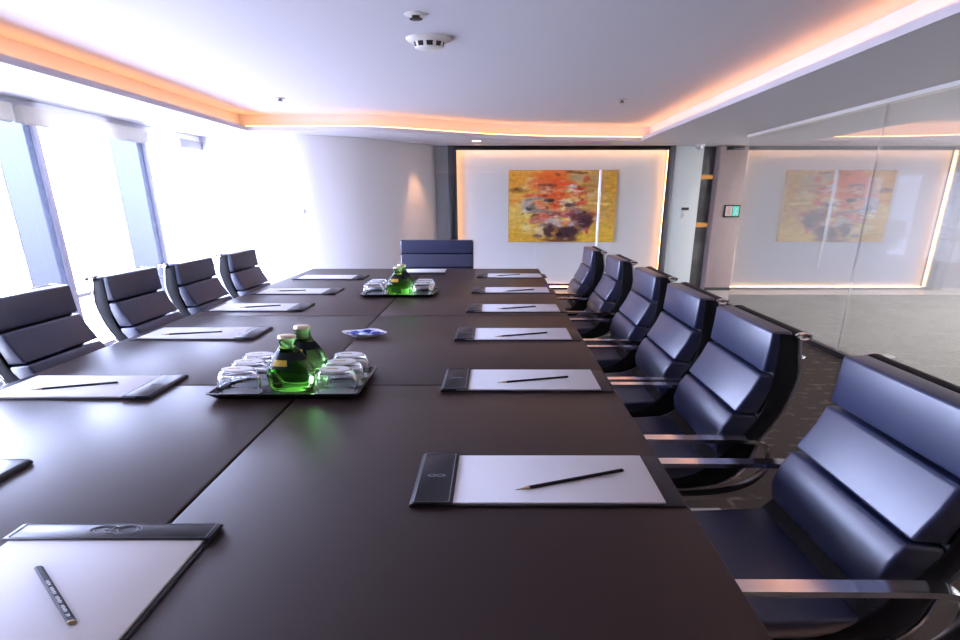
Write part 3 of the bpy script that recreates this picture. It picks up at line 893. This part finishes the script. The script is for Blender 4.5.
KG = 'black pencils on the writing pads'
make_pencil('black pencil with white lettering on the near left corner pad', (-0.896, 0.728), (-0.719, 0.607), KG, tip=False, marks=True)
for a, b, lb in [((0.050, 0.971), (0.341, 1.057), 'sharpened black pencil on the pad nearest the camera on the glass side'),
                 ((0.008, 1.651), (0.297, 1.713), 'black pencil on the glass side pad level with the near bottle tray'),
                 ((0.000, 2.271), (0.283, 2.346), 'black pencil on the third glass side pad from the camera'),
                 ((0.010, 2.894), (0.275, 2.966), 'black pencil on the glass side pad third from the far end'),
                 ((0.063, 3.486), (0.314, 3.568), 'black pencil on the glass side pad level with the far bottle tray'),
                 ((0.000, 4.245), (0.239, 4.320), 'faint black pencil on the farthest glass side pad'),
                 ((-1.765, 1.583), (-1.490, 1.656), 'black pencil on the window side pad level with the near bottle tray'),
                 ((-1.788, 2.308), (-1.495, 2.365), 'black pencil on the window side pad left of the small white dish'),
                 ((-1.712, 2.935), (-1.468, 3.005), 'black pencil on the window side pad third from the far end'),
                 ((-1.742, 3.500), (-1.514, 3.541), 'black pencil on the window side pad left of the far bottle tray')]:
    make_pencil(lb, a, b, KG)


# ================================================================== TRAYS, BOTTLES, GLASSES
def tray(label, x, y):
    t = thing('serving_tray', label, 'tray', (x, y, TZ))
    def rect(hx, hy, z, r=0.012, n=4):
        out = []
        for cx, cy, a in ((1, 1, 0), (-1, 1, PI / 2), (-1, -1, PI), (1, -1, 1.5 * PI)):
            for k in range(n + 1):
                q = a + PI / 2 * k / n
                out.append((cx * (hx - 2 * r) + 2 * r * math.cos(q), cy * (hy - r) + r * math.sin(q), z))
        return out
    m = MB()
    m.loft([rect(0.250, 0.130, 0.0), rect(0.258, 0.134, 0.004), rect(0.276, 0.143, 0.020), rect(0.281, 0.146, 0.022), rect(0.281, 0.146, 0.026), rect(0.272, 0.141, 0.026), rect(0.256, 0.133, 0.0075)], cap1=False)
    m.build('rim', M['tray'], t, angle=0.6)
    MB().loft([rect(0.2565, 0.1333, 0.0072), rect(0.2565, 0.1333, 0.0076)]).build('base', M['tray'], t, angle=0.6)
    return t


def bottle(label, loc, group, ang=-1.9):
    t = thing('water_bottle', label, 'bottle', loc, group)
    prof = [(0, 0.004), (0.022, 0.003), (0.034, 0.0), (0.0385, 0.004), (0.0425, 0.020), (0.0455, 0.045), (0.0460, 0.060), (0.0445, 0.078), (0.0405, 0.098), (0.0345, 0.118), (0.0275, 0.138), (0.0215, 0.154), (0.0178, 0.168), (0.0158, 0.182), (0.0150, 0.200), (0.0152, 0.202), (0.0152, 0.207), (0, 0.207)]
    P = [tuple(p) for p in catmull([(r, z) for r, z in prof[3:-4]], 3)]
    pr = prof[:3] + P + prof[-4:]
    MB().lathe(pr, n=40, sx=2.0).build('glass_body', M['green_glass'], t, angle=0.9)
    rad = lambda z: next(a[0] + (b[0] - a[0]) * (z - a[1]) / (b[1] - a[1]) for a, b in zip(P, P[1:]) if a[1] <= z <= b[1])
    zz = [0.122 + 0.030 * k / 6 for k in range(7)]
    MB().lathe([(rad(z) + 0.0006, z) for z in zz], n=40, sx=2.0).build('shoulder_label', M['label_navy'], t)
    zz = [0.104 + 0.022 * k / 4 for k in range(5)]
    g = MB().lathe([(rad(z) + 0.0009, z) for z in zz], n=10, sx=2.0, a0=ang - 0.42, a1=ang + 0.42)
    lab = g.build('gold_label', M['label_gold'], t)
    zz = [0.094 + 0.046 * k / 6 for k in range(7)]
    MB().lathe([(rad(z) + 0.0005, z) for z in zz], n=14, sx=2.0, a0=ang - 0.62, a1=ang + 0.62).build('front_label', M['label_navy'], t)
    m = MB()
    n = 44
    def ring(r, z, w): return [(2.0 * (r + w * (k % 2)) * math.cos(2 * PI * k / n), (r + w * (k % 2)) * math.sin(2 * PI * k / n), z) for k in range(n)]
    m.loft([ring(0.0162, 0.2030, 0.0010), ring(0.0160, 0.2100, 0.0008), ring(0.0150, 0.2150, 0), ring(0.0125, 0.2165, 0)])
    m.build('crown_cap', M['cap_gold'], t, angle=0.9)
    return t


def tumbler(label, loc, group):
    t = thing('glass_tumbler', label, 'glass', loc, group)
    # upturned: open rim at the bottom, thick base on top
    out = [(0.0355, 0.0), (0.0385, 0.012), (0.0405, 0.030), (0.0400, 0.048), (0.0375, 0.066), (0.0340, 0.082), (0.0310, 0.090), (0.0, 0.092)]
    inn = [(0.0, 0.078), (0.024, 0.077), (0.0310, 0.070), (0.0360, 0.052), (0.0380, 0.034), (0.0362, 0.013), (0.0338, 0.0006), (0.0355, 0.0)]
    MB().lathe(out[::1], n=36, sx=2.0)
    m = MB()
    m.lathe(inn + out[1:], n=36, sx=2.0)
    bmesh.ops.remove_doubles(m.bm, verts=m.bm.verts, dist=1e-5)
    m.build('glass_body', M['clear_glass'], t, angle=0.8)
    m = MB()
    m.lathe([(0, 0.0925), (0.0285, 0.0915), (0.0285, 0.0930), (0, 0.0942)], n=28, sx=2.0)
    pc = m.build('paper_cap', M['paper'], t)
    MB().box((-0.030, -0.006, 0.0941), (0.014, 0.003, 0.0946)).build('printed_mark', M['gold'], pc)
    return t


bx = by = tx = None
for tn, x, y, lb in (('near', -0.780, 1.660, 'black lacquered tray near the camera holding two bottles and six glasses'),
                     ('far', -0.737, 3.445, 'black lacquered tray at the far end holding bottles and glasses')):
    tray(lb, x, y)
    zt = TZ + 0.0076
    for k, (dx, dy, w) in enumerate(((0.0, -0.050, 'front'), (0.004, 0.080, 'rear'))):
        b = bottle('', (0, 0, 0), 'green water bottles on the trays') if bx is None else copy_tree(bx)
        bx = bx or b
        b.location = (x + dx, y + dy, zt)
        b['label'] = '%s green glass water bottle with pale cap on the %s tray' % (w, tn)
    for s, sw in ((-1, 'window side'), (1, 'glass partition side')):
        for k, w in enumerate(('front', 'middle', 'rear')):
            g = tumbler('', (0, 0, 0), 'upturned tumblers on the trays') if tx is None else copy_tree(tx)
            tx = tx or g
            g.location = (x + s * 0.178 + (0.004 if s > 0 else -0.006), y - 0.083 + 0.0835 * k, zt + 0.0011)
            g['label'] = 'upturned clear glass tumbler on the %s tray, %s one of the %s row' % (tn, w, sw)

cb = None
for tn, x, y in (('near', -0.780, 1.660), ('far', -0.737, 3.445)):
    for s, sw in ((-1, 'window side'), (1, 'glass partition side')):
        for k, w in enumerate(('front', 'middle', 'rear')):
            if cb is None:
                c = cb = MB().lathe([(0, 0)] + [(0.0412, 0.0), (0.0412, 0.0009), (0, 0.0009)], n=30, sx=2.0).build('paper_coaster', M['paper'])
            else:
                c = cb.copy(); COL.objects.link(c)
            c.location = (x + s * 0.178 + (0.004 if s > 0 else -0.006), y - 0.083 + 0.0835 * k, TZ + 0.0077)
            tag(c, 'white paper coaster under the %s %s tumbler on the %s tray' % (w, sw.replace(' partition', ''), tn), 'coaster', 'paper coasters under the tumblers')

# small dish with wrapped sweets
d = thing('small_dish', 'small white square dish of wrapped sweets on the table seam', 'dish', (-0.705, 2.335, TZ))
def sq(hx, hy, z, lift=0.0, e=3.2, n=40):
    out = []
    for k in range(n):
        a = 2 * PI * k / n
        c, s = math.cos(a), math.sin(a)
        r = (abs(c) ** e + abs(s) ** e) ** (-1 / e)
        cr = (r - 1) / 0.25
        out.append((hx * r * c, hy * r * s, z + lift * cr))
    rot = 0.5
    return [(2 * (p[0] / 2 * math.cos(rot) - p[1] * math.sin(rot)), p[0] / 2 * math.sin(rot) + p[1] * math.cos(rot), p[2]) for p in out]
MB().loft([sq(0.070, 0.035, 0.0), sq(0.074, 0.037, 0.004), sq(0.108, 0.056, 0.016, 0.006), sq(0.112, 0.058, 0.019, 0.007), sq(0.104, 0.054, 0.018, 0.006), sq(0.070, 0.035, 0.007)]).build('bowl', M['porcelain'], d, angle=0.8)
cp = None
for k, (dx, dy, dz, a, w) in enumerate(((-0.055, 0.004, 0.0, 0.4, 'blue wrapped sweet at the window end of the small white dish'), (0.0, -0.018, 0.0, -0.5, 'pale blue wrapped sweet at the front of the small white dish'), (0.010, 0.012, 0.006, 0.9, 'blue wrapped sweet on top in the middle of the small white dish'),
                                        (0.062, -0.002, 0.0, 0.2, 'blue wrapped sweet at the glass side end of the small white dish'), (-0.02, 0.030, 0.0, -0.2, 'pale blue wrapped sweet at the back of the small white dish'))):
    cm = M['candy_white'] if k in (1, 4) else M['candy_blue']
    ca, sa = math.cos(a), math.sin(a)
    f = lambda v, ca=ca, sa=sa: (2 * (v[0] * ca - v[1] * sa), v[0] * sa + v[1] * ca, v[2])
    t = thing('wrapped_sweet', w, 'sweet', (-0.705 + dx, 2.335 + dy, TZ + 0.007 + dz), 'wrapped sweets in the dish')
    n = 12
    rr = lambda x, ry, rz: [(x, ry * math.cos(2 * PI * q / n), 0.009 + rz * math.sin(2 * PI * q / n)) for q in range(n)]
    MB(f).loft([rr(-0.012, 0.003, 0.003), rr(-0.010, 0.007, 0.0065), rr(-0.005, 0.0095, 0.009), rr(0.005, 0.0095, 0.009), rr(0.010, 0.007, 0.0065), rr(0.012, 0.003, 0.003)]).build('sweet', cm, t, angle=1.2)
    for s in (-1, 1):
        MB(f).loft([rr(s * 0.0118, 0.0028, 0.0028), rr(s * 0.016, 0.006, 0.002), rr(s * 0.022, 0.010, 0.0015)]).build('wrapper_twist', cm, t, angle=1.2)


# ================================================================== LIGHT
w = bpy.data.worlds.new('world'); S.world = w
w.use_nodes = True
bg = w.node_tree.nodes['Background']
nt = w.node_tree
tc = nt.nodes.new('ShaderNodeTexCoord'); sx = nt.nodes.new('ShaderNodeSeparateXYZ'); cr = nt.nodes.new('ShaderNodeValToRGB')
nt.links.new(tc.outputs['Generated'], sx.inputs[0])
mr = nt.nodes.new('ShaderNodeMapRange')
mr.inputs['From Min'].default_value = -0.12; mr.inputs['From Max'].default_value = 0.12
nt.links.new(sx.outputs['Z'], mr.inputs['Value']); nt.links.new(mr.outputs['Result'], cr.inputs['Fac'])
cr.color_ramp.elements[0].color = (0.36, 0.375, 0.47, 1)      # the hazy city below
cr.color_ramp.elements[1].color = (0.60, 0.67, 1.0, 1)      # bright sky
nt.links.new(cr.outputs['Color'], bg.inputs['Color'])
bg.inputs['Strength'].default_value = 30.0
pl = bpy.data.lights.new('window_portal', 'AREA')
pl.shape = 'RECTANGLE'; pl.size = 8.3; pl.size_y = 2.26
pl.cycles.is_portal = True
po = bpy.data.objects.new('window_portal', pl); COL.objects.link(po)
po.location = (XL - 0.06, 2.36, 1.13)
po.rotation_euler = (0, -PI / 2, 0)     # shines towards +x


def area(name, loc, rot, sx, sy, power, col):
    l = bpy.data.lights.new(name, 'AREA'); l.shape = 'RECTANGLE'; l.size = sx; l.size_y = sy
    l.energy = power; l.color = col
    o = bpy.data.objects.new(name, l); COL.objects.link(o)
    o.location = loc; o.rotation_euler = rot
    return o
area('corridor_fill', (7.2, 0.6, ZS - 0.02), (0, 0, 0), 1.2, 1.2, 290, (1.0, 0.97, 0.96))  # unseen lamps added to brighten the corridor beyond the partition
area('corridor_fill', (8.6, 3.6, ZS - 0.02), (0, 0, 0), 1.2, 1.2, 290, (1.0, 0.97, 0.96))
sl = bpy.data.lights.new('wall_grazer', 'SPOT')
sl.energy = 50; sl.color = (1.0, 0.50, 0.24); sl.spot_size = math.radians(42); sl.spot_blend = 1.0; sl.shadow_soft_size = 0.03
so = bpy.data.objects.new('wall_grazer', sl); COL.objects.link(so)
so.location = (-1.12, 6.98, ZS - 0.03); so.rotation_euler = (math.radians(6), 0, 0)
